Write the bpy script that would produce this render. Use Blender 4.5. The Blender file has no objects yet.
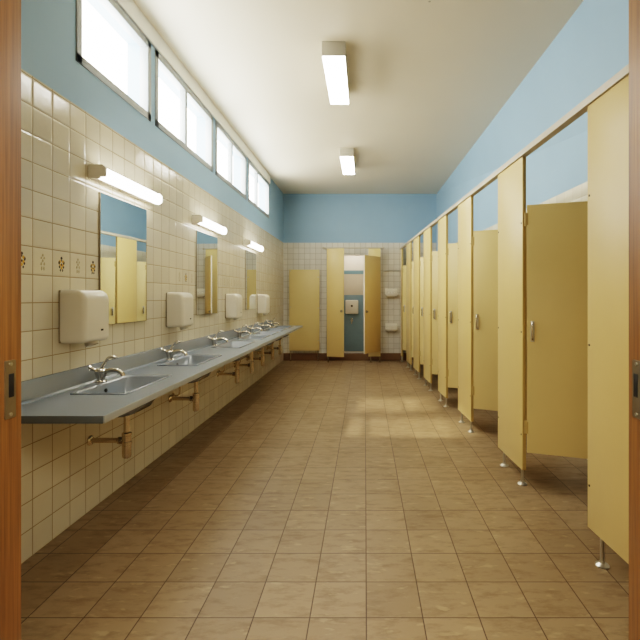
import bpy, bmesh, math, random
from mathutils import Vector, Matrix
random.seed(7)
S = bpy.context.scene
COL = S.collection
PI = math.pi

# ------------------------------------------------------------------ materials
def new_mat(name):
    m = bpy.data.materials.new(name); m.use_nodes = True
    nt = m.node_tree
    return m, nt, nt.nodes['Principled BSDF']

def N(nt, typ, **kw):
    n = nt.nodes.new(typ)
    for k, v in kw.items(): setattr(n, k, v)
    return n

def math_node(nt, op, a, b=None, c=None):
    n = nt.nodes.new('ShaderNodeMath'); n.operation = op
    for i, v in enumerate((a, b, c)):
        if v is None: continue
        if isinstance(v, (int, float)): n.inputs[i].default_value = v
        else: nt.links.new(v, n.inputs[i])
    return n.outputs[0]

def mix_col(nt, fac, a, b, blend='MIX'):
    n = nt.nodes.new('ShaderNodeMix'); n.data_type = 'RGBA'; n.blend_type = blend
    for sock, v in ((n.inputs[0], fac), (n.inputs[6], a), (n.inputs[7], b)):
        if isinstance(v, (int, float)): sock.default_value = v
        elif isinstance(v, tuple): sock.default_value = (v[0], v[1], v[2], 1)
        else: nt.links.new(v, sock)
    return n.outputs[2]

def srgb(r, g, b):
    f = lambda c: (c/255/12.92) if c/255 <= 0.04045 else ((c/255+0.055)/1.055)**2.4
    return (f(r), f(g), f(b))

def noise(nt, vec, scale, detail=4, rough=0.55):
    n = N(nt, 'ShaderNodeTexNoise')
    n.inputs['Scale'].default_value = scale; n.inputs['Detail'].default_value = detail
    n.inputs['Roughness'].default_value = rough
    if vec is not None: nt.links.new(vec, n.inputs['Vector'])
    return n.outputs['Fac']

def ramp(nt, fac, lo, hi):
    n = N(nt, 'ShaderNodeMapRange'); n.inputs[1].default_value = lo; n.inputs[2].default_value = hi
    nt.links.new(fac, n.inputs[0]); n.clamp = True
    return n.outputs[0]

def plain(name, col, rough=0.5, metal=0.0, var=0.06, scale=6.0, bump=0.0, coat=0.0, spec=0.5):
    m, nt, b = new_mat(name)
    tc = N(nt, 'ShaderNodeTexCoord')
    f = noise(nt, tc.outputs['Object'], scale)
    dark = tuple(c*(1-var) for c in col); lite = tuple(min(1, c*(1+var)) for c in col)
    nt.links.new(mix_col(nt, f, dark, lite), b.inputs['Base Color'])
    b.inputs['Roughness'].default_value = rough; b.inputs['Metallic'].default_value = metal
    b.inputs['Specular IOR Level'].default_value = spec
    if coat: b.inputs['Coat Weight'].default_value = coat; b.inputs['Coat Roughness'].default_value = .08
    if bump:
        f2 = noise(nt, tc.outputs['Object'], scale*6, 6)
        bn = N(nt, 'ShaderNodeBump'); bn.inputs['Strength'].default_value = bump; bn.inputs['Distance'].default_value = .01
        nt.links.new(f2, bn.inputs['Height']); nt.links.new(bn.outputs[0], b.inputs['Normal'])
    return m

def emission(name, col, strength):
    m, nt, b = new_mat(name)
    b.inputs['Base Color'].default_value = (.8, .8, .8, 1)
    b.inputs['Emission Color'].default_value = (*col, 1)
    b.inputs['Emission Strength'].default_value = strength
    return m

BLUE = srgb(153, 184, 206)
TILE = srgb(217, 209, 189)
GROUT = srgb(150, 132, 98)

def wall_tiles(name, axis, tw, th, u0, v0, top, tile, grout, g=0.0045, blue=BLUE, rough=.16, slope=0.0):
    """glazed tiles up to `top`, painted plaster above. axis: world axis the tiles run along"""
    m, nt, b = new_mat(name)
    pos = N(nt, 'ShaderNodeNewGeometry').outputs['Position']
    sp = N(nt, 'ShaderNodeSeparateXYZ'); nt.links.new(pos, sp.inputs[0])
    u = math_node(nt, 'DIVIDE', math_node(nt, 'SUBTRACT', sp.outputs[axis], u0), tw)
    v = math_node(nt, 'DIVIDE', math_node(nt, 'SUBTRACT', sp.outputs['Z'], v0), th)
    def edge(w, size):
        fr = math_node(nt, 'FRACT', w)
        d = math_node(nt, 'MINIMUM', fr, math_node(nt, 'SUBTRACT', 1.0, fr))
        return math_node(nt, 'MULTIPLY', d, size)          # metres to the nearest joint
    d = math_node(nt, 'MINIMUM', edge(u, tw), edge(v, th))
    joint = ramp(nt, d, g*.45, g*.75)                       # 0 in the joint, 1 on the tile
    cell = N(nt, 'ShaderNodeCombineXYZ')
    nt.links.new(math_node(nt, 'FLOOR', u), cell.inputs[0]); nt.links.new(math_node(nt, 'FLOOR', v), cell.inputs[1])
    wn = N(nt, 'ShaderNodeTexWhiteNoise'); nt.links.new(cell.outputs[0], wn.inputs['Vector'])
    tcol = mix_col(nt, wn.outputs['Value'], tuple(c*.93 for c in tile), tuple(min(1, c*1.04) for c in tile))
    n1 = noise(nt, pos, 9.0, 5)
    tcol = mix_col(nt, math_node(nt, 'MULTIPLY', n1, .25), tcol, tuple(c*.8 for c in tile))
    tcol = mix_col(nt, joint, grout, tcol)
    n2 = noise(nt, pos, 1.6, 4)
    bcol = mix_col(nt, n2, tuple(c*.93 for c in blue), tuple(min(1, c*1.05) for c in blue))
    up = math_node(nt, 'GREATER_THAN', sp.outputs['Z'], top)
    nt.links.new(mix_col(nt, up, tcol, bcol), b.inputs['Base Color'])
    r = math_node(nt, 'MULTIPLY_ADD', joint, rough-.7, .7)
    r = math_node(nt, 'MAXIMUM', r, math_node(nt, 'MULTIPLY', up, .62))
    nt.links.new(r, b.inputs['Roughness'])
    # domed tile edges plus a slow glaze ripple, off on the plaster
    hgt = math_node(nt, 'ADD', ramp(nt, d, 0, .012), math_node(nt, 'MULTIPLY', noise(nt, pos, 14.0, 2), .5))
    hgt = math_node(nt, 'ADD', hgt, math_node(nt, 'MULTIPLY', wn.outputs['Value'], .2))
    hgt = math_node(nt, 'MULTIPLY', hgt, math_node(nt, 'SUBTRACT', 1.0, up))
    bn = N(nt, 'ShaderNodeBump'); bn.inputs['Strength'].default_value = .35; bn.inputs['Distance'].default_value = .004
    nt.links.new(hgt, bn.inputs['Height']); nt.links.new(bn.outputs[0], b.inputs['Normal'])
    return m

def floor_mat():
    m, nt, b = new_mat('floor_tiles')
    pos = N(nt, 'ShaderNodeNewGeometry').outputs['Position']
    sp = N(nt, 'ShaderNodeSeparateXYZ'); nt.links.new(pos, sp.inputs[0])
    t = .2555
    u = math_node(nt, 'DIVIDE', math_node(nt, 'SUBTRACT', sp.outputs['X'], .006), t)
    v = math_node(nt, 'DIVIDE', math_node(nt, 'SUBTRACT', sp.outputs['Y'], -.01), t)
    def edge(w):
        fr = math_node(nt, 'FRACT', w)
        return math_node(nt, 'MULTIPLY', math_node(nt, 'MINIMUM', fr, math_node(nt, 'SUBTRACT', 1.0, fr)), t)
    d = math_node(nt, 'MINIMUM', edge(u), edge(v))
    joint = ramp(nt, d, .0016, .0032)
    cell = N(nt, 'ShaderNodeCombineXYZ')
    nt.links.new(math_node(nt, 'FLOOR', u), cell.inputs[0]); nt.links.new(math_node(nt, 'FLOOR', v), cell.inputs[1])
    wn = N(nt, 'ShaderNodeTexWhiteNoise'); nt.links.new(cell.outputs[0], wn.inputs['Vector'])
    A, B_ = srgb(141, 121, 94), srgb(153, 132, 104)
    col = mix_col(nt, wn.outputs['Value'], A, B_)
    # streaky marbling, shifted tile by tile
    off = N(nt, 'ShaderNodeVectorMath'); off.operation = 'MULTIPLY_ADD'
    nt.links.new(wn.outputs['Color'], off.inputs[0]); off.inputs[1].default_value = (6, 6, 6); nt.links.new(pos, off.inputs[2])
    mp = N(nt, 'ShaderNodeMapping'); mp.inputs['Scale'].default_value = (1.0, 2.6, 1.0); nt.links.new(off.outputs[0], mp.inputs[0])
    n1 = noise(nt, mp.outputs[0], 7.0, 7, .68)
    col = mix_col(nt, math_node(nt, 'MULTIPLY', ramp(nt, n1, .48, .66), .5), col, srgb(106, 86, 60))
    n3 = noise(nt, mp.outputs[0], 11.0, 3, .5)
    col = mix_col(nt, math_node(nt, 'MULTIPLY', ramp(nt, n3, .62, .70), .40), col, srgb(184, 164, 130))
    n4 = noise(nt, pos, .9, 3)
    col = mix_col(nt, math_node(nt, 'MULTIPLY', ramp(nt, n4, .4, .75), .22), col, srgb(100, 80, 56))
    col = mix_col(nt, joint, srgb(74, 54, 36), col)
    nt.links.new(col, b.inputs['Base Color'])
    r = math_node(nt, 'MULTIPLY_ADD', n1, .25, .27)
    nt.links.new(r, b.inputs['Roughness'])
    b.inputs['Specular IOR Level'].default_value = .4
    h = math_node(nt, 'ADD', joint, math_node(nt, 'MULTIPLY', noise(nt, pos, 30.0, 3), .35))
    bn = N(nt, 'ShaderNodeBump'); bn.inputs['Strength'].default_value = .25; bn.inputs['Distance'].default_value = .003
    nt.links.new(h, bn.inputs['Height']); nt.links.new(bn.outputs[0], b.inputs['Normal'])
    return m

def ceiling_mat():
    m, nt, b = new_mat('ceiling_plaster')
    pos = N(nt, 'ShaderNodeNewGeometry').outputs['Position']
    base = srgb(234, 224, 204)
    col = mix_col(nt, noise(nt, pos, .8, 5), tuple(c*.94 for c in base), tuple(min(1, c*1.03) for c in base))
    vo = N(nt, 'ShaderNodeTexVoronoi'); vo.inputs['Scale'].default_value = 1.7; nt.links.new(pos, vo.inputs['Vector'])
    sel = N(nt, 'ShaderNodeSeparateColor'); nt.links.new(vo.outputs['Color'], sel.inputs[0])
    spot = math_node(nt, 'MULTIPLY', math_node(nt, 'LESS_THAN', vo.outputs['Distance'], .026), math_node(nt, 'GREATER_THAN', sel.outputs[0], .6))
    col = mix_col(nt, math_node(nt, 'MULTIPLY', spot, .55), col, srgb(120, 112, 96))
    nt.links.new(col, b.inputs['Base Color']); b.inputs['Roughness'].default_value = .45
    bn = N(nt, 'ShaderNodeBump'); bn.inputs['Strength'].default_value = .1; bn.inputs['Distance'].default_value = .01
    nt.links.new(noise(nt, pos, 3.0, 4), bn.inputs['Height']); nt.links.new(bn.outputs[0], b.inputs['Normal'])
    return m

def wood_mat():
    m, nt, b = new_mat('door_wood')
    pos = N(nt, 'ShaderNodeNewGeometry').outputs['Position']
    mp = N(nt, 'ShaderNodeMapping'); mp.inputs['Scale'].default_value = (60, 60, 1.4); nt.links.new(pos, mp.inputs[0])
    n1 = noise(nt, mp.outputs[0], 2.2, 7, .62)
    col = mix_col(nt, ramp(nt, n1, .32, .68), srgb(108, 74, 40), srgb(148, 104, 60))
    nt.links.new(col, b.inputs['Base Color']); b.inputs['Roughness'].default_value = .42
    return m

def yellow_mat(name, col):
    m, nt, b = new_mat(name)
    tc = N(nt, 'ShaderNodeTexCoord')
    f = noise(nt, tc.outputs['Object'], 2.2, 6, .6)
    c = mix_col(nt, f, tuple(v*.93 for v in col), tuple(min(1, v*1.05) for v in col))
    nt.links.new(c, b.inputs['Base Color']); b.inputs['Roughness'].default_value = .38
    bn = N(nt, 'ShaderNodeBump'); bn.inputs['Strength'].default_value = .06; bn.inputs['Distance'].default_value = .004
    nt.links.new(noise(nt, tc.outputs['Object'], 60.0, 3), bn.inputs['Height']); nt.links.new(bn.outputs[0], b.inputs['Normal'])
    return m

def glass_mat():
    m, nt, b = new_mat('window_glass')
    out = nt.nodes['Material Output']
    tr = N(nt, 'ShaderNodeBsdfTransparent'); tr.inputs[0].default_value = (.96, .97, .96, 1)
    gl = N(nt, 'ShaderNodeBsdfGlossy'); gl.inputs['Roughness'].default_value = .03
    mx = N(nt, 'ShaderNodeMixShader'); mx.inputs[0].default_value = .06
    nt.links.new(tr.outputs[0], mx.inputs[1]); nt.links.new(gl.outputs[0], mx.inputs[2]); nt.links.new(mx.outputs[0], out.inputs[0])
    return m

def mirror_mat():
    m, nt, b = new_mat('mirror_silver')
    tc = N(nt, 'ShaderNodeTexCoord')
    f = noise(nt, tc.outputs['Object'], 3.0)
    nt.links.new(mix_col(nt, f, (.80, .84, .82), (.84, .87, .85)), b.inputs['Base Color'])
    b.inputs['Metallic'].default_value = 1; b.inputs['Roughness'].default_value = .015
    return m

YEL = srgb(217, 191, 133)
M = dict(
    floor=floor_mat(), ceil=ceiling_mat(), wood=wood_mat(), glass=glass_mat(), mirror=mirror_mat(),
    wall_l=wall_tiles('wall_tiles_left', 'Y', .16, .1575, .125, 0, 2.69, TILE, GROUT),
    wall_b=wall_tiles('wall_tiles_back', 'X', .128, .128, .02, .01, 2.69, srgb(219, 215, 205), srgb(166, 158, 143), g=.006, rough=.25),
    wall_r=wall_tiles('wall_tiles_right', 'Y', .16, .1575, .1, 0.0, 2.48, srgb(232, 226, 208), srgb(200, 190, 166)),
    wall_f=plain('wall_plaster', srgb(196, 186, 160), .7),
    yellow=yellow_mat('yellow_laminate', YEL),
    yellow_d=yellow_mat('yellow_laminate_door', srgb(218, 197, 142)),
    orange=yellow_mat('ochre_laminate', srgb(220, 192, 134)),
    edge=plain('laminate_edge', srgb(184, 158, 100), .5),
    rail=plain('rail_paint', srgb(188, 178, 158), .4, .0),
    counter=plain('counter_laminate', srgb(136, 145, 154), .28, var=.07, scale=3.0, bump=.03),
    counter_edge=plain('counter_edge_band', srgb(160, 163, 162), .35),
    splash=plain('splash_laminate', srgb(132, 140, 148), .24, var=.07, scale=3.0),
    basin=plain('basin_enamel', srgb(126, 134, 144), .16, coat=.5),
    chrome=plain('chrome', (.64, .61, .55), .12, 1.0),
    pipe=plain('aged_nickel', (.64, .56, .44), .22, 1.0, var=.15, scale=20),
    steel=plain('brushed_steel', (.55, .53, .48), .3, 1.0),
    dark=plain('dark_hole', (.012, .012, .012), .6),
    screw=plain('screw_head', (.09, .075, .05), .4, .6),
    white=plain('white_plastic', srgb(224, 218, 204), .3, var=.02, coat=.3),
    grey_pl=plain('grey_plastic', srgb(150, 140, 118), .5),
    lamp_body=plain('lamp_enamel', srgb(246, 243, 236), .4),
    tube=emission('tube_light', (1.0, .95, .86), 8.0),
    panel_light=emission('panel_light', (1.0, .96, .87), 16.0),
    frame=plain('grey_aluminium', srgb(162, 168, 170), .4, .1),
    box_body=plain('light_box_enamel', srgb(186, 180, 166), .4),
    head=plain('head_trim_paint', srgb(250, 249, 244), .5),
    end_band=plain('counter_end_band', srgb(92, 97, 100), .4),
    base=plain('brown_skirting', srgb(126, 98, 72), .45),
    teal=plain('teal_paint', srgb(132, 156, 166), .4),
    stripe=plain('stripe_paint', srgb(120, 152, 160), .4),
    alcove=plain('alcove_plaster', srgb(232, 222, 208), .5),
    alcove_b=plain('alcove_plaster_beige', srgb(208, 197, 178), .5),
    ceramic=plain('white_ceramic', srgb(244, 240, 230), .15, coat=.5),
    motif_y=plain('motif_yellow', srgb(206, 160, 44), .3),
    motif_k=plain('motif_black', srgb(44, 36, 28), .3),
    motif_g=plain('motif_faded', srgb(172, 160, 128), .3),
    brass=plain('strike_brass', (.33, .29, .22), .38, .9, var=.2, scale=40),
)

# ------------------------------------------------------------------ mesh helpers
class MB:
    def __init__(s): s.bm = bmesh.new()
    def box(s, x0, x1, y0, y1, z0, z1, bevel=0, seg=2, M4=None):
        t = bmesh.new()
        bmesh.ops.create_cube(t, size=1)
        for v in t.verts:
            v.co = Vector(((x0+x1)/2 + v.co.x*(x1-x0), (y0+y1)/2 + v.co.y*(y1-y0), (z0+z1)/2 + v.co.z*(z1-z0)))
        if bevel: bmesh.ops.bevel(t, geom=t.edges[:], offset=bevel, segments=seg, affect='EDGES', profile=.5)
        return s.merge(t, M4)
    def merge(s, t, M4=None):
        if M4 is not None: bmesh.ops.transform(t, matrix=M4, verts=t.verts)
        me = bpy.data.meshes.new('tmp'); t.to_mesh(me); t.free()
        s.bm.from_mesh(me); bpy.data.meshes.remove(me)
        return s
    def lathe(s, prof, M4=None, seg=24):
        """prof: list of (r, z); closed with caps"""
        t = bmesh.new(); rings = []
        for r, z in prof:
            rings.append([t.verts.new((r*math.cos(2*PI*k/seg), r*math.sin(2*PI*k/seg), z)) for k in range(seg)])
        for a, b in zip(rings, rings[1:]):
            for k in range(seg): t.faces.new((a[k], a[(k+1) % seg], b[(k+1) % seg], b[k]))
        t.faces.new(rings[0][::-1]); t.faces.new(rings[-1])
        return s.merge(t, M4)
    def rod(s, a, b, r, r2=None, seg=16):
        a, b = Vector(a), Vector(b); d = b-a
        q = d.to_track_quat('Z', 'Y').to_matrix().to_4x4(); q.translation = a
        return s.lathe([(r, 0), (r2 if r2 is not None else r, d.length)], q, seg)
    def tube(s, pts, rad, seg=14, sub=5):
        """smooth tube through points; rad number or list"""
        P = [Vector(p) for p in pts]
        R = rad if isinstance(rad, (list, tuple)) else [rad]*len(P)
        out, rr = [], []
        for i in range(len(P)-1):
            p0, p1, p2, p3 = P[max(i-1, 0)], P[i], P[i+1], P[min(i+2, len(P)-1)]
            for k in range(sub):
                t = k/sub
                out.append(.5*((2*p1)+(p2-p0)*t+(2*p0-5*p1+4*p2-p3)*t*t+(3*p1-p0-3*p2+p3)*t**3))
                rr.append(R[i]*(1-t)+R[i+1]*t)
        out.append(P[-1]); rr.append(R[-1])
        t = bmesh.new(); rings = []; up = None
        for i, p in enumerate(out):
            d = (out[min(i+1, len(out)-1)]-out[max(i-1, 0)]).normalized()
            if up is None: up = d.orthogonal().normalized()
            up = (up-d*up.dot(d)).normalized(); sd = d.cross(up)
            rings.append([t.verts.new(p+rr[i]*(math.cos(2*PI*k/seg)*up+math.sin(2*PI*k/seg)*sd)) for k in range(seg)])
        for a, b in zip(rings, rings[1:]):
            for k in range(seg): t.faces.new((a[k], a[(k+1) % seg], b[(k+1) % seg], b[k]))
        t.faces.new(rings[0][::-1]); t.faces.new(rings[-1])
        return s.merge(t)
    def loops(s, loops):
        t = bmesh.new(); rings = [[t.verts.new(p) for p in L] for L in loops]
        n = len(rings[0])
        for a, b in zip(rings, rings[1:]):
            for k in range(n): t.faces.new((a[k], a[(k+1) % n], b[(k+1) % n], b[k]))
        t.faces.new(rings[0][::-1]); t.faces.new(rings[-1])
        return s.merge(t)
    def prism(s, poly, axis, a, b, M4=None):
        """extrude a 2-D polygon; axis 'y': poly = (x, z)"""
        t = bmesh.new()
        mk = {'y': lambda p, h: (p[0], h, p[1]), 'x': lambda p, h: (h, p[0], p[1]), 'z': lambda p, h: (p[0], p[1], h)}[axis]
        A = [t.verts.new(mk(p, a)) for p in poly]; B = [t.verts.new(mk(p, b)) for p in poly]
        n = len(poly)
        for k in range(n): t.faces.new((A[k], A[(k+1) % n], B[(k+1) % n], B[k]))
        t.faces.new(A[::-1]); t.faces.new(B)
        return s.merge(t, M4)
    def build(s, name, mat, parent=None, smooth=35, bevel=0):
        bmesh.ops.recalc_face_normals(s.bm, faces=s.bm.faces)
        me = bpy.data.meshes.new(name); s.bm.to_mesh(me); s.bm.free()
        o = bpy.data.objects.new(name, me); COL.objects.link(o)
        me.materials.append(mat)
        if smooth:
            for p in me.polygons: p.use_smooth = True
            try: me.set_sharp_from_angle(angle=math.radians(smooth))
            except Exception: pass
        if bevel:
            bv = o.modifiers.new('bevel', 'BEVEL'); bv.width = bevel; bv.segments = 2; bv.limit_method = 'ANGLE'
        if parent is not None: o.parent = parent
        return o

def tag(o, label=None, cat=None, group=None, kind=None):
    if label: o['label'] = label
    if cat: o['category'] = cat
    if group: o['group'] = group
    if kind: o['kind'] = kind
    return o
def empty(name, loc, rz=0, **kw):
    o = bpy.data.objects.new(name, None); COL.objects.link(o)
    o.empty_display_size = .1
    o.location = loc; o.rotation_euler = (0, 0, rz)
    return tag(o, **kw)
def copy_tree(o, parent=None):
    c = o.copy(); COL.objects.link(c); c.parent = parent
    for ch in [x for x in bpy.data.objects if x.parent == o]: copy_tree(ch, c)
    return c

def rrect(hx, hy, r, z, n=5, cx=0, cy=0):
    pts = []
    for sx, sy, a0 in ((1, 1, 0), (-1, 1, 90), (-1, -1, 180), (1, -1, 270)):
        for k in range(n+1):
            a = math.radians(a0+90*k/n)
            pts.append((cx+sx*(hx-r)+r*math.cos(a), cy+sy*(hy-r)+r*math.sin(a), z))
    return pts

ORD = ['first', 'second', 'third', 'fourth', 'fifth', 'sixth', 'seventh', 'eighth']

# ------------------------------------------------------------------ room shell
XL, YB, ZC, CAM_Z = -1.865, 10.3, 3.81, 1.45
Y0 = 1.0
WIN = [(2.90, 3.91, None), (3.995, 5.50, 4.69), (5.61, 7.05, 6.31), (7.17, 8.74, 7.80)]
WZ0, WZ1 = 2.975, 3.65
def struct(o): o['kind'] = 'structure'; return o

XLOW = lambda y: 2.2-.055*y
XUP = lambda y: 1.74-.0155*(y-3.58)

struct(MB().box(-2.6, 2.6, -2.2, 11.4, -.1, 0).build('floor', M['floor'], smooth=0))
struct(MB().box(-2.1, 2.35, Y0-.2, YB+.1, ZC, ZC+.15).build('ceiling', M['ceil'], smooth=0))
w = MB()
x0, x1 = XL-.2, XL
w.box(x0, x1, Y0-.2, YB, 0, WZ0)
w.box(x0, x1, Y0-.2, YB, WZ1, ZC)
ys = [Y0-.2]+[v for a, b, _ in WIN for v in (a, b)]+[YB]
for a, b in zip(ys[0::2], ys[1::2]): w.box(x0, x1, a, b, WZ0, WZ1)
wall_left = struct(w.build('wall_left', M['wall_l'], smooth=0))
# right wall: upright tiled part, painted part leaning in to the ceiling
t = bmesh.new()
prof = lambda y: [(XLOW(y), y, 0), (XLOW(y), y, 2.48), (XUP(y), y, ZC), (2.5, y, ZC), (2.5, y, 0)]
A = [t.verts.new(p) for p in prof(Y0-.2)]; B = [t.verts.new(p) for p in prof(YB)]
for k in range(5): t.faces.new((A[k], A[(k+1) % 5], B[(k+1) % 5], B[k]))
t.faces.new(A); t.faces.new(B)
w = MB(); w.merge(t); struct(w.build('wall_right', M['wall_r'], smooth=0))
# back wall with the shower alcove opening
AX0, AX1, AZ = -.82, .30, 2.41
w = MB()
w.box(XL-.2, AX0, YB, YB+.15, 0, ZC); w.box(AX1, 2.5, YB, YB+.15, 0, ZC)
w.box(AX0, AX1, YB, YB+.15, AZ, ZC); w.box(AX0, AX1, YB, YB+.15, 0, .16)
struct(w.build('wall_back', M['wall_b'], smooth=0))
YA = 11.2
w = MB(); w.box(AX0-.1, AX0, YB+.15, YA, 0, 2.65); w.box(AX1, AX1+.1, YB+.15, YA, 0, 2.65); w.box(AX0-.1, AX1+.1, YB+.15, YA+.1, 2.65, 2.75)
w.box(AX0-.1, AX1+.1, YA, YA+.1, 0, 2.65)
struct(w.build('wall_alcove', M['alcove'], smooth=0))
struct(MB().box(AX0, AX1, YA-.012, YA, .10, 1.50).build('trim_1', M['teal'], smooth=0))
struct(MB().box(AX0, AX1, YA-.008, YA, 1.50, 2.02).build('trim_2', M['alcove_b'], smooth=0))
struct(MB().box(AX0, AX1, YA-.012, YA, 2.02, 2.11).build('trim_3', M['stripe'], smooth=0))
struct(MB().box(XL, XLOW(YB), YB-.02, YB, 0, .165, .004).build('baseboard_back', M['base']))
# head trim above the windows
struct(MB().box(XL, XL+.018, WIN[0][0]-.02, WIN[3][1]+.04, WZ1+.012, ZC).build('trim_4', M['head'], smooth=0))
# front wall with the doorway, wooden linings
JL, JR, JH = -.763, .585, 2.35
w = MB(); w.box(XL, JL-.05, Y0-.2, Y0-.02, 0, ZC); w.box(JR+.05, 2.3, Y0-.2, Y0-.02, 0, ZC); w.box(JL-.05, JR+.05, Y0-.2, Y0-.02, JH+.05, ZC)
struct(w.build('wall_front', M['wall_f'], smooth=0))
w = MB(); w.box(JL-.05, JL, .72, Y0, 0, JH+.05, .002); jl = struct(w.build('trim_5', M['wood']))
w = MB(); w.box(JR, JR+.05, .72, Y0, 0, JH+.05, .002); jr = struct(w.build('trim_6', M['wood']))
w = MB(); w.box(JL, JR, .72, Y0, JH, JH+.05, .002); struct(w.build('trim_7', M['wood']))
for par, x, sg in ((jl, JL, 1), (jr, JR, -1)):
    w = MB(); L = [rrect(.0145, .062, .003, h) for h in (0, .003)]
    Mx = Matrix.Translation((x, .9655, 1.252)) @ Matrix(((0, 0, sg, 0), (1, 0, 0, 0), (0, 1, 0, 0), (0, 0, 0, 1)))
    w.loops([[Mx @ Vector(p) for p in l] for l in L])
    pl = w.build('strike_plate', M['brass'], par)
    w = MB(); a, b = sorted((x+sg*.0025, x+sg*.004))
    w.box(a, b, .960, .974, 1.235, 1.285, .0008); w.build('latch_hole', M['dark'], pl)
    w = MB()
    for z in (1.198, 1.306): w.rod((x+sg*.002, .9655, z), (x+sg*.0045, .9655, z), .004)
    w.build('screw', M['steel'], pl)
# the corridor the camera stands in
w = MB(); w.box(-2.0, -1.9, -2.2, Y0-.2, 0, 2.9); w.box(2.0, 2.1, -2.2, Y0-.2, 0, 2.9); w.box(-2.0, 2.1, -2.3, -2.2, 0, 2.9)
struct(w.build('wall_corridor', M['wall_f'], smooth=0))
struct(MB().box(-2.0, 2.1, -2.3, Y0-.2, 2.9, 3.0).build('ceiling_corridor', M['wall_f'], smooth=0))

# ------------------------------------------------------------------ windows
for i, (a, b, mul) in enumerate(WIN):
    f = .058
    xa, xb = XL-.065, XL+.008
    w = MB()
    w.box(xa, xb, a, b, WZ0, WZ0+f, .003); w.box(xa, xb, a, b, WZ1-f, WZ1, .003)
    w.box(xa, xb, a, a+f, WZ0, WZ1, .003); w.box(xa, xb, b-f, b, WZ0, WZ1, .003)
    o = struct(w.build('window_%d' % (i+1), M['frame']))
    if mul: MB().box(xa+.01, xb-.004, mul-.028, mul+.028, WZ0+.02, WZ1-.02, .003).build('mullion', M['frame'], o)
    for p, q in ([(a, mul), (mul, b)] if mul else [(a, b)]):
        MB().box(xa+.03, xa+.035, p+.03, q-.03, WZ0+.02, WZ1-.02).build('pane', M['glass'], o, smooth=0)

# ------------------------------------------------------------------ tile motifs (glazed decoration on the left wall)
def motif(y, z, strong, wall):
    w = MB()
    x = XL
    def diamond(w_, cy, cz, hy, hz):
        w_.loops([[(x+h, cy+hy*s*c[0], cz+hz*s*c[1]) for c in ((1, 0), (.62, .62), (0, 1), (-.62, .62), (-1, 0), (-.62, -.62), (0, -1), (.62, -.62))] for h, s in ((0, 1), (.0012, .96))])
    if strong:
        k = MB()
        for cy, cz, hy, hz in ((0, .034, .009, .010), (0, .020, .004, .006), (-.021, .006, .007, .012), (.021, .006, .007, .012), (0, -.006, .006, .008), (-.018, -.020, .006, .009), (.018, -.020, .006, .009), (-.010, -.040, .005, .008), (.010, -.040, .005, .008)):
            diamond(k, y+cy, z+cz, hy, hz)
        o = k.build('tile_motif', M['motif_k'], wall)
        for cy, cz in ((-.012, .014), (.012, .014), (-.012, -.010), (.012, -.010), (0, -.026)):
            diamond(w, y+cy, z+cz, .0075, .010)
        w.build('petal', M['motif_y'], o)
    else:
        for cy, cz, hy, hz in ((0, .038, .007, .009), (-.012, .022, .006, .008), (.012, .022, .006, .008), (0, .006, .007, .010), (-.012, -.012, .006, .010), (.012, -.012, .006, .010), (-.009, -.038, .005, .012), (.009, -.038, .005, .012)):
            diamond(w, y+cy, z+cz, hy, hz)
        w.build('tile_motif', M['motif_g'], wall)
mz = 1.575+.079
ks = [k for k in range(14, 44)]
for k in ks:
    y = .125+.16*k+.08
    if any(a-.06 < y < b+.06 for a, b in ((3.15, 4.40), (4.95, 5.58), (6.99, 7.66))): continue
    motif(y, mz, k % 2 == 0 and y < 5.0, wall_left)

# ------------------------------------------------------------------ counter with basins
CZ, CX0, CX1, CY0, CY1 = .88, XL+.002, -1.25, 2.155, 9.0
BAS = [(2.94, .64), (4.06, .68), (5.38, .74), (6.36, .62), (7.06, .56), (7.78, .56), (8.50, .56)]
SX, SHX = -1.560, .168
ct = empty('counter', (0, 0, 0), label='long blue-grey washbasin counter with upstand along the tiled wall', cat='counter')
w = MB()
zt, zb = CZ, CZ-.032
w.box(CX0, SX-SHX+.012, CY0, CY1, zb, zt)
w.box(SX+SHX-.012, CX1-.004, CY0, CY1, zb, zt)
ys = [CY0]+[v for c, l in BAS for v in (c-l/2+.012, c+l/2-.012)]+[CY1]
for a, b in zip(ys[0::2], ys[1::2]): w.box(SX-SHX+.012, SX+SHX-.012, a, b, zb, zt)
w.build('worktop', M['counter'], ct, smooth=0)
w = MB(); w.box(CX1-.004, CX1+.003, CY0, CY1, zb-.004, zt+.001, .002); w.build('edge_band', M['counter_edge'], ct)
w = MB(); w.box(CX0, CX1-.004, CY0-.004, CY0, zb-.004, zt+.0005, .001); w.build('end_band', M['end_band'], ct)
w = MB(); w.prism([(CX0, CZ), (XL+.058, CZ), (XL+.042, CZ+.012), (XL+.026, CZ+.10), (XL+.020, CZ+.112), (CX0, CZ+.112)], 'y', CY0, CY1)
w.build('upstand', M['splash'], ct)
w = MB(); w.prism([(CX0, zb), (CX1-.06, zb), (CX1-.10, zb-.035), (XL+.05, zb-.22), (CX0, zb-.22)], 'y', CY1-.10, CY1-.065)
w.build('bracket', M['pipe'], ct)

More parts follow.
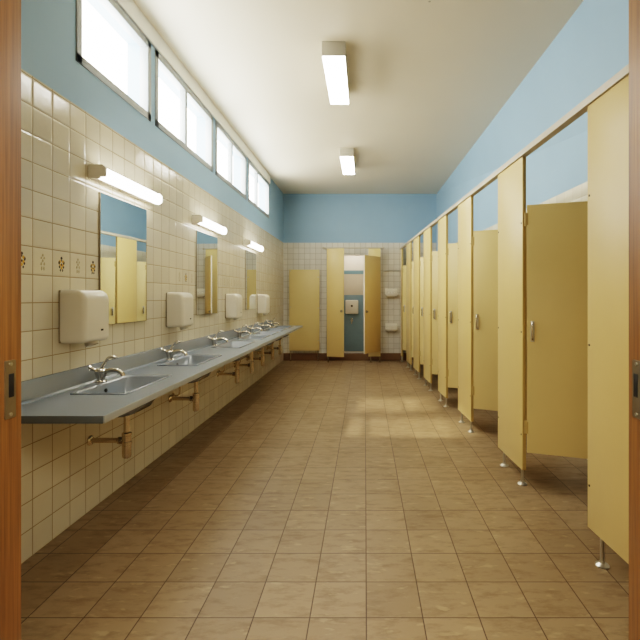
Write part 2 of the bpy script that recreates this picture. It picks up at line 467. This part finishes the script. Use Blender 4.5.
def make_basin(name, c, l, label):
    r = empty(name, (SX, c, CZ), label=label, cat='sink', group='basins set into the counter')
    hx, hy = SHX, l/2
    L = [rrect(.05, hy*.4, .045, -.185), rrect(hx-.06, hy-.14, .08, -.165), rrect(hx-.030, hy-.06, .10, -.09), rrect(hx-.02, hy-.02, .035, -.001),
         rrect(hx, hy, .022, 0.0), rrect(hx, hy, .022, .006), rrect(hx-.006, hy-.006, .02, .009), rrect(hx-.018, hy-.02, .03, .007),
         rrect(hx-.026, hy-.032, .032, -.006), rrect(hx-.045, hy-.09, .045, -.10), rrect(hx-.075, hy-.16, .04, -.128), rrect(.03, .03, .029, -.138)]
    w = MB(); w.loops(L); w.build('bowl', M['basin'], r, smooth=50)
    MB().lathe([(.026, -.1375), (.026, -.134), (.018, -.134), (.014, -.138)], Matrix.Translation((0, 0, 0))).build('drain', M['chrome'], r)
    w = MB()
    Mx = Matrix.Translation((-hx+.036, 0, -.040)) @ Matrix.Rotation(PI/2, 4, 'Y')
    w.lathe([(.013, -.004), (.013, .003)], Mx, 16); w.build('overflow_hole', M['dark'], r)
    return r
for i, (c, l) in enumerate(BAS):
    make_basin('sink', c, l, 'blue-grey inset basin, %s along the counter from the doorway end' % ORD[i])

# faucets
def make_faucet():
    r = empty('faucet', (0, 0, 0))
    MB().lathe([(.034, 0), (.034, .006), (.030, .010)]).build('base', M['chrome'], r)
    w = MB(); w.lathe([(.024, .008), (.026, .03), (.034, .055), (.036, .068), (.030, .078), (.018, .084)]); w.build('body', M['chrome'], r)
    w = MB(); w.tube([(.015, 0, .058), (.06, 0, .072), (.105, 0, .070), (.135, 0, .050)], [.014, .0135, .012, .012]); w.rod((.133, 0, .054), (.140, 0, .036), .0135, .0125); w.build('spout', M['chrome'], r)
    w = MB(); w.tube([(.004, 0, .080), (.022, 0, .112), (.046, 0, .146), (.074, 0, .152), (.098, 0, .146)], [.010, .0085, .0085, .010, .008]); w.build('lever', M['chrome'], r)
    w = MB(); w.tube([(-.010, 0, .062), (-.036, -.004, .074), (-.058, -.006, .082)], [.012, .010, .009])
    w.lathe([(.010, -.01), (.018, -.006), (.018, .008), (.010, .012)], Matrix.Translation((-.064, -.006, .084)) @ Matrix.Rotation(-1.1, 4, 'Y'), 14)
    w.build('handle', M['chrome'], r)
    return r
FY = [3.02, 4.09, 5.30, 6.36, 7.06, 7.78, 8.50]
pro = make_faucet()
for i, y in enumerate(FY):
    o = pro if i == 0 else copy_tree(pro)
    o.scale = (1.06, 1.25, 1.1); o.location = (-1.772, y, CZ); o.rotation_euler.z = (0, -.03, .02, .05, 0, -.04, .02)[i]
    tag(o, 'chrome mixer tap behind the %s basin from the doorway end' % ORD[i], 'faucet', 'mixer taps on the counter')

# drain pipes
def make_trap(hose):
    r = empty('drain_pipe', (0, 0, 0))
    Rx = Matrix.Rotation(PI/2, 4, 'Y')
    w = MB(); w.lathe([(.034, 0), (.034, .006), (.026, .016), (.02, .018)], Rx); w.build('wall_flange', M['pipe'], r)
    w = MB(); w.rod((.012, 0, 0), (.232, 0, 0), .0165); w.build('waste_tube', M['pipe'], r)
    w = MB(); w.lathe([(.021, .19), (.025, .195), (.025, .222), (.021, .228)], Rx, 8); w.build('nut', M['pipe'], r)
    w = MB(); w.lathe([(.016, -.118), (.026, -.112), (.029, -.10), (.029, -.03), (.031, -.028), (.031, -.006), (.029, -.004), (.029, .034), (.031, .036), (.031, .052), (.022, .058)], Matrix.Translation((.25, 0, 0))); w.build('bottle_trap', M['pipe'], r)
    w = MB(); w.lathe([(.019, .05), (.019, .225), (.027, .228), (.034, .252)], Matrix.Translation((.25, 0, 0))); w.build('tailpiece', M['pipe'], r)
    if hose:
        w = MB(); w.tube([(.012, .055, .02), (.05, .055, .02), (.07, .055, .05), (.072, .055, .16), (.07, .055, .36)], .008); w.rod((0, .055, .02), (.012, .055, .02), .022)
        w.build('supply_hose', M['pipe'], r)
    return r
TY = [3.05, 4.30, 5.68, 6.42, 7.10, 7.84, 8.54]
pa, pb = make_trap(False), make_trap(True)
for i, y in enumerate(TY):
    o = pa if i == 0 else (pb if i == 1 else copy_tree(pb))
    o.location = (XL, y, .478)
    tag(o, 'tarnished metal bottle trap and waste pipe below the %s basin from the doorway end' % ORD[i], 'drain pipe', 'waste pipes under the counter')

# ------------------------------------------------------------------ mirrors, lamps, dryers
MIR = [(3.15, 3.79), (4.957, 5.575), (6.99, 7.66)]
for i, (a, b) in enumerate(MIR):
    r = empty('mirror', (XL+(.0, .0136, .0)[i]+(.007 if i == 0 else 0), (a+b)/2, 1.25), -math.radians((1.3, 2.5, 0)[i]), label='tall frameless wall mirror, %s from the doorway, between hand dryers' % ORD[i], cat='mirror', group='mirrors over the counter')
    h = (b-a)/2
    MB().box(0, .010, -h, h, 0, .935, .001).build('backing', M['grey_pl'], r)
    MB().box(.010, .0135, -h+.003, h-.003, .003, .932).build('mirror_glass', M['mirror'], r, smooth=0)

def make_wall_lamp():
    r = empty('wall_lamp', (0, 0, 0)); l = .435
    w = MB(); w.box(0, .055, -l+.012, l-.012, 0, .092, .004); w.build('housing', M['lamp_body'], r)
    for s in (-1, 1):
        w = MB(); a, b = sorted((s*l, s*(l-.02)))
        w.prism([(0, 0), (.075, 0), (.082, .008), (.115, .012), (.118, .07), (.095, .092), (0, .092)], 'y', a, b); w.build('end_cap', M['lamp_body'], r, bevel=.002)
    w = MB(); w.prism([(.056, .002), (.085, -.006), (.106, .004), (.116, .028), (.114, .056), (.098, .078), (.075, .088), (.056, .088)], 'y', -l+.021, l-.021)
    w.build('diffuser', M['tube'], r, smooth=60)
    return r
pro = make_wall_lamp()
for i, (y, z) in enumerate(((3.465, 2.252), (5.28, 2.245), (7.33, 2.238))):
    o = pro if i == 0 else copy_tree(pro)
    o.location = (XL, y, z)
    tag(o, 'lit fluorescent wall lamp over the %s mirror from the doorway' % ORD[i], 'wall lamp', 'lamps over the mirrors')

def make_dryer():
    r = empty('hand_dryer', (0, 0, 0))
    W, H, D = .135, .33, .165
    MB().box(0, .012, -W+.004, W-.004, .004, H-.004, .002).build('back_plate', M['grey_pl'], r)
    def outline(o, y):                                       # side profile, inset by o
        pts = [(.012, o), (.012, H-o)]
        for cx, cz, r, a0, a1 in ((D-.062, H-.062, .062-o, 90, 0), (D-.032, .032, .032-o, 0, -90)):
            for k in range(9):
                an = math.radians(a0+(a1-a0)*k/8); pts.append((cx+r*math.cos(an), cz+r*math.sin(an)))
        return [(x, y, z) for x, z in pts]
    rr = .028; Ls = []
    for k in range(7):
        an = PI/2*k/6; Ls.append((rr*(1-math.sin(an)), rr*(1-math.cos(an))))
    Ls = [outline(o, -W+y) for o, y in Ls]+[outline(o, W-y) for o, y in Ls[::-1]]
    w = MB(); w.loops(Ls); w.build('housing', M['white'], r, smooth=60)
    w = MB(); Mx = Matrix.Translation((.105, .02, .006)) @ Matrix.Rotation(PI-.35, 4, 'Y')
    w.lathe([(.040, -.01), (.040, .026), (.036, .032), (.031, .030), (.028, .010)], Mx); w.build('nozzle', M['steel'], r)
    MB().box(D-.001, D+.0015, .028, .054, .068, .080, .0008).build('badge', M['dark'], r)
    return r
pro = make_dryer()
for i, (y, lab) in enumerate(((2.87, 'white hand dryer between the doorway and the first mirror'), (4.345, 'white hand dryer between the first and second mirror'),
                              (6.13, 'white hand dryer just past the second mirror'), (7.91, 'white hand dryer past the third mirror, furthest from the doorway'))):
    o = pro if i == 0 else copy_tree(pro)
    o.location = (XL, y, 1.165)
    tag(o, lab, 'hand dryer', 'hand dryers on the tiled wall')

# ------------------------------------------------------------------ ceiling lights
def make_ceiling_light():
    r = empty('ceiling_light', (0, 0, 0))
    w = MB(); w.box(-.11, .11, 0, 1.03, -.135, 0, .004); w.build('housing', M['box_body'], r)
    w = MB(); w.box(-.104, .104, .008, 1.022, -.145, -.1345, .003); w.build('diffuser', M['panel_light'], r)
    return r
pro = make_ceiling_light()
for i, (y, lab) in enumerate(((4.15, 'lit box ceiling light nearer the doorway'), (7.12, 'lit box ceiling light nearer the far blue wall'))):
    o = pro if i == 0 else copy_tree(pro)
    o.location = (-.29, y, ZC); tag(o, lab, 'ceiling light', 'box lights on the ceiling')

# ------------------------------------------------------------------ toilet stalls
LX = lambda y: 1.408-.058*y
ANG = math.atan(.058)
ZT = 2.53
P = [(1.99, 2.549), (3.453, 3.987), (4.80, 5.32), (5.916, 6.393), (6.93, 7.49), (7.93, 8.50), (8.86, 9.39), (10.03, 10.26)]
DOORA = [None, 19, 24, 24, 22, 24, 22, 30]
def foot(parent, y):
    w = MB(); w.lathe([(.011, .012), (.011, .152)], Matrix.Translation((.014, y, 0)), 14); o = w.build('foot', M['steel'], parent)
    w = MB(); w.lathe([(.036, 0), (.036, .005), (.028, .010), (.016, .018), (.012, .03)], Matrix.Translation((.014, y, 0)), 20); w.build('foot_base', M['steel'], o)
def handle(parent, x, z, s=1, y=-.032, k=1.0):
    w = MB()
    w.box(x-.014, x+.014, y-.004*s, y+.004*s, z-.078*k, z+.078*k, .001)
    h = w.build('handle', M['steel'], parent)
    w = MB(); w.tube([(x, y-.004, z-.062*k), (x, y-.030, z-.056*k), (x, y-.034, z), (x, y-.030, z+.056*k), (x, y-.004, z+.062*k)], .007); w.build('grip', M['chrome'], h)
for i, (a, b) in enumerate(P):
    wd = (b-a)*math.sqrt(1+.058**2)
    kind = 'front panel only, beside the doorway jamb' if i == 0 else 'door open inward'
    lab = 'pale yellow stall front standing closest to the doorway, its door out of view' if i == 0 else 'pale yellow toilet stall with door swung inward, %s front panel from the doorway' % ORD[i]
    if i == 7: lab = 'pale yellow toilet stall with narrow front panel against the far tiled wall'
    r = empty('toilet_stall', (LX(a), a, 0), ANG, label=lab, cat='toilet stall', group='row of yellow toilet stalls')
    MB().box(0, .028, 0, wd, .12 if i else .15, ZT, .002).build('front_panel', M['yellow'], r)
    MB().box(.0005, .0275, -.004, .001, .122, ZT-.002, .001).build('edge_strip', M['edge'], r)
    foot(r, .035); foot(r, wd*.78 if i else wd-.12)
    if i < 5:
        for z in (.39, 1.18, 2.02):
            for y in (.02, wd-.02):
                MB().lathe([(.0075, -.003), (.006, .003)], Matrix.Translation((0, y, z)) @ Matrix.Rotation(-PI/2, 4, 'Y'), 10).build('screw', M['screw'], r)
    dep = XLOW(a+.3)-LX(a+.3)-.05
    if i < 7: MB().box(.03, dep, min(.30, wd*.55), min(.30, wd*.55)+.025, .31, 2.10, .002).build('divider', M['yellow'], r)
    if DOORA[i] is not None:
        th = math.radians(DOORA[i])-ANG*-1
        d = empty('door', (.016, -.012, 0), -th); d.parent = r
        dl = .74 if i < 7 else .55
        MB().box(.012, dl, -.028, 0, .27, 2.148, .003).build('door_leaf', M['yellow_d'], d)
        handle(d, .052, 1.19)
        for z in (.46, 2.04):
            w = MB(); w.rod((.004, -.014, z-.05), (.004, -.014, z+.05), .009); w.box(.004, .022, -.0305, -.027, z-.045, z+.045); w.build('hinge', M['edge'], d)
rl = empty('head_rail', (LX(1.6), 1.6, ZT), ANG, label='beige metal head rail running along the tops of the stall fronts', cat='rail')
ln = (10.28-1.6)*math.sqrt(1+.058**2)
w = MB(); w.prism([(-.012, .045), (-.012, .001), (.040, .001), (.040, .045)], 'y', 0, ln)
w.build('channel', M['rail'], rl, smooth=0, bevel=.002)

# ------------------------------------------------------------------ far end of the room
# panel on legs, left
r = empty('partition_panel', (-1.375, 10.2, 0), label='plain yellow panel on two thin legs against the far wall past the counter', cat='partition')
MB().box(-.342, .342, -.014, .014, .235, 2.07, .003).build('board', M['yellow_d'], r)
for s in (-1, 1):
    w = MB(); w.rod((s*.31, 0, 0), (s*.31, 0, .24), .012); w.lathe([(.028, 0), (.028, .006), (.014, .012)], Matrix.Translation((s*.31, 0, 0)), 16); w.build('leg', M['chrome'], r)
w = MB()
for s, z in ((-1, 1.22), (1, 1.90), (1, 1.20), (1, .46), (-1, 2.04)): w.lathe([(.012, 0), (.010, .006)], Matrix.Translation((s*.315, -.014, z)) @ Matrix.Rotation(PI/2, 4, 'X'), 12)
w.build('bolt', M['steel'], r)

# cubicle in front of the alcove
r = empty('cubicle', (0, 10.0, 0), label='full-height yellow cubicle at the far wall with doors ajar on a teal alcove', cat='cubicle')
w = MB(); w.rod((-.92, 0, 2.54), (.40, 0, 2.54), .014)
for x in (-.92, .40): w.lathe([(.0, -.03), (.024, -.02), (.028, 0), (.024, .02), (.0, .03)], Matrix.Translation((x, 0, 2.54)), 14)
for x in (-.90, .38): w.rod((x, 0, 2.54), (x, .297, 2.54), .012)
w.build('head_tube', M['rail'], r)
d = empty('door', (-.84, -.0, 0), -math.radians(12)); d.parent = r
MB().box(0, .385, -.03, -.004, .13, 2.52, .003).build('door_leaf', M['yellow'], d)
MB().box(.383, .389, -.029, -.005, .132, 2.518, .001).build('edge_strip', M['yellow_d'], d)
w = MB(); w.lathe([(.03, 0), (.03, .006), (.016, .012), (.02, .04), (.012, .046)], Matrix.Translation((.335, -.03, 1.14)) @ Matrix.Rotation(PI/2, 4, 'X'), 16); w.build('knob', M['brass'], d)
w = MB(); w.box(.015, .045, -.028, -.006, 0, .14, .003); w.build('foot', M['chrome'], r).parent = d
MB().box(.075, .345, -.014, .014, .13, 2.525, .003).build('front_panel', M['yellow_d'], r)
for x in (.13, .33):
    w = MB(); w.rod((x, 0, 0), (x, 0, .135), .011); w.lathe([(.03, 0), (.03, .006), (.014, .012)], Matrix.Translation((x, 0, 0)), 16); w.build('foot', M['chrome'], r)
d = empty('door', (.325, -.02, 0), PI+math.radians(54)); d.parent = r
MB().box(.0, .60, .0, .028, .25, 2.337, .003).build('door_leaf', M['orange'], d)
MB().box(.599, .604, .001, .027, .252, 2.335, .001).build('edge_strip', M['alcove'], d)
w = MB(); w.lathe([(.03, 0), (.03, .006), (.016, .012), (.02, .035), (.012, .04)], Matrix.Translation((.54, .028, 1.14)) @ Matrix.Rotation(-PI/2, 4, 'X'), 16); w.build('knob', M['brass'], d)

# towel dispenser and tap on the alcove wall
r = empty('towel_dispenser', (-.325, YA-.012, 1.03), label='white rounded towel dispenser on the teal alcove wall', cat='dispenser')
MB().box(-.16, .16, -.11, 0, 0, .345, .028, 4).build('housing', M['white'], r)
MB().lathe([(.028, 0), (.026, .006), (.012, .008)], Matrix.Translation((0, -.108, .20)) @ Matrix.Rotation(PI/2, 4, 'X'), 16).build('lock', M['screw'], r)
r = empty('wall_tap', (-.33, YA-.012, .86), label='small white tap on the teal wall below the towel dispenser', cat='tap')
w = MB(); w.lathe([(.03, 0), (.03, .008), (.016, .014)], Matrix.Rotation(PI/2, 4, 'X'), 16); w.tube([(0, -.01, 0), (0, -.06, .01), (0, -.085, -.02), (0, -.087, -.07)], .013); w.build('spout', M['chrome'], r)
w = MB(); w.rod((0, -.05, .008), (0, -.05, .05), .008); w.box(-.03, .03, -.058, -.042, .045, .06, .004); w.build('handle', M['chrome'], r)

# ceramic shelves, knob and pipe beside the stalls
def shelf(name, z, label):
    r = empty(name, (.60, YB, z), label=label, cat='soap dish', group='ceramic dishes on the far wall')
    t = []
    L = [rrect(.09, .04, .03, 0, cy=-.045), rrect(.14, .06, .04, .035, cy=-.065), rrect(.155, .068, .04, .07, cy=-.07), rrect(.155, .068, .04, .085, cy=-.07), rrect(.14, .054, .034, .085, cy=-.07), rrect(.12, .045, .03, .05, cy=-.066)]
    w = MB(); w.loops(L); w.build('dish', M['ceramic'], r, smooth=60)
    MB().box(-.14, .14, -.012, 0, .06, .19, .006, 3).build('back_plate', M['ceramic'], r)
    return r
r = shelf('soap_dish', 1.45, 'upper white ceramic soap dish on the far tiled wall')
w = MB()
for x in (-.07, -.01, .06): w.lathe([(.0, -.03), (.03, -.02), (.034, 0), (.028, .03), (.0, .04)], Matrix.Translation((x, -.07, .09)), 14)
w.build('soap', M['ceramic'], r)
r = shelf('soap_dish', .66, 'lower white ceramic soap dish on the far tiled wall')
w = MB(); w.tube([(-.12, -.10, .12), (0, -.12, .14), (.12, -.10, .12)], .012); w.rod((-.12, -.10, .12), (-.12, 0, .12), .01); w.rod((.12, -.10, .12), (.12, 0, .12), .01); w.build('grab_bar', M['ceramic'], r)
r = empty('wall_hook', (.65, YB, 1.17), label='small metal hook on the far wall between the two soap dishes', cat='hook')
w = MB(); w.lathe([(.024, 0), (.024, .006), (.012, .01)], Matrix.Rotation(PI/2, 4, 'X'), 14); w.build('plate', M['steel'], r)
w = MB(); w.tube([(0, -.008, 0), (0, -.04, -.004), (0, -.055, .02)], .007); w.build('prong', M['steel'], r)
r = empty('wall_pipe', (.62, YB-.02, 2.05), label='thin grey pipe along the far tiled wall beside the cubicle and stalls', cat='pipe')
w = MB(); w.rod((-.20, 0, 0), (.32, 0, 0), .011); w.build('tube', M['steel'], r)
w = MB()
for x in (-.15, .22): w.box(x-.012, x+.012, -.014, .02, -.016, .016, .002)
w.build('clip', M['steel'], r)

# ------------------------------------------------------------------ light
wd = bpy.data.worlds.new('World'); S.world = wd; wd.use_nodes = True
bg = wd.node_tree.nodes['Background']
bg.inputs[0].default_value = (1.0, .96, .90, 1); bg.inputs[1].default_value = 12.0

def area(name, loc, rot, sx, sy, power, col=(1, .95, .86), portal=False):
    l = bpy.data.lights.new(name, 'AREA'); l.shape = 'RECTANGLE'; l.size = sx; l.size_y = sy; l.energy = power; l.color = col
    if portal: l.cycles.is_portal = True
    o = bpy.data.objects.new(name, l); COL.objects.link(o); o.location = loc; o.rotation_euler = rot
    return o
for a, b, _ in WIN:   # daylight sampling through each window
    area('window_portal', (XL-.19, (a+b)/2, (WZ0+WZ1)/2), (0, -PI/2, 0), WZ1-WZ0, b-a, 1, portal=True)
area('corridor_fill', (0, -.6, 2.85), (0, 0, 0), 2.4, 1.2, 85, (1, .90, .74))  # added frontal fill from behind the camera, no fitting modelled
area('alcove_fill', (-.25, 10.85, 2.62), (0, 0, 0), .5, .2, 3, (1, .93, .84))  # unseen fill added to brighten the alcove interior
# low sun finding its way in through the second window
for py, fy, xs in ((4.35, 5.04, (.0, .27, .54, .81, 1.1)), (5.09, 6.12, (.12, .36, .60, .85))):
    for fx in xs:
        tgt = Vector((XL, py, 3.31)); d = (Vector((fx, fy, 0))-tgt).normalized()
        sl = bpy.data.lights.new('sun_beam', 'SPOT'); sl.energy = 6000; sl.color = (1, .91, .74); sl.shadow_soft_size = .16
        sl.spot_size = math.radians(3.6); sl.spot_blend = .7
        so = bpy.data.objects.new('sun_beam', sl); COL.objects.link(so); so.location = tgt-d*13; so.rotation_euler = d.to_track_quat('-Z', 'Y').to_euler()

# ------------------------------------------------------------------ camera
cam = bpy.data.cameras.new('camera'); co = bpy.data.objects.new('camera', cam); COL.objects.link(co)
co.location = (0, 0, CAM_Z); co.rotation_euler = (PI/2, 0, 0)
cam.sensor_width = 36; cam.lens = 36*450/640
cam.shift_x = -(365-320)/640; cam.shift_y = -(320-297)/640
cam.clip_start = .02
S.camera = co
S.view_settings.view_transform = 'Filmic'
S.view_settings.look = 'High Contrast'
S.view_settings.exposure = 0.80
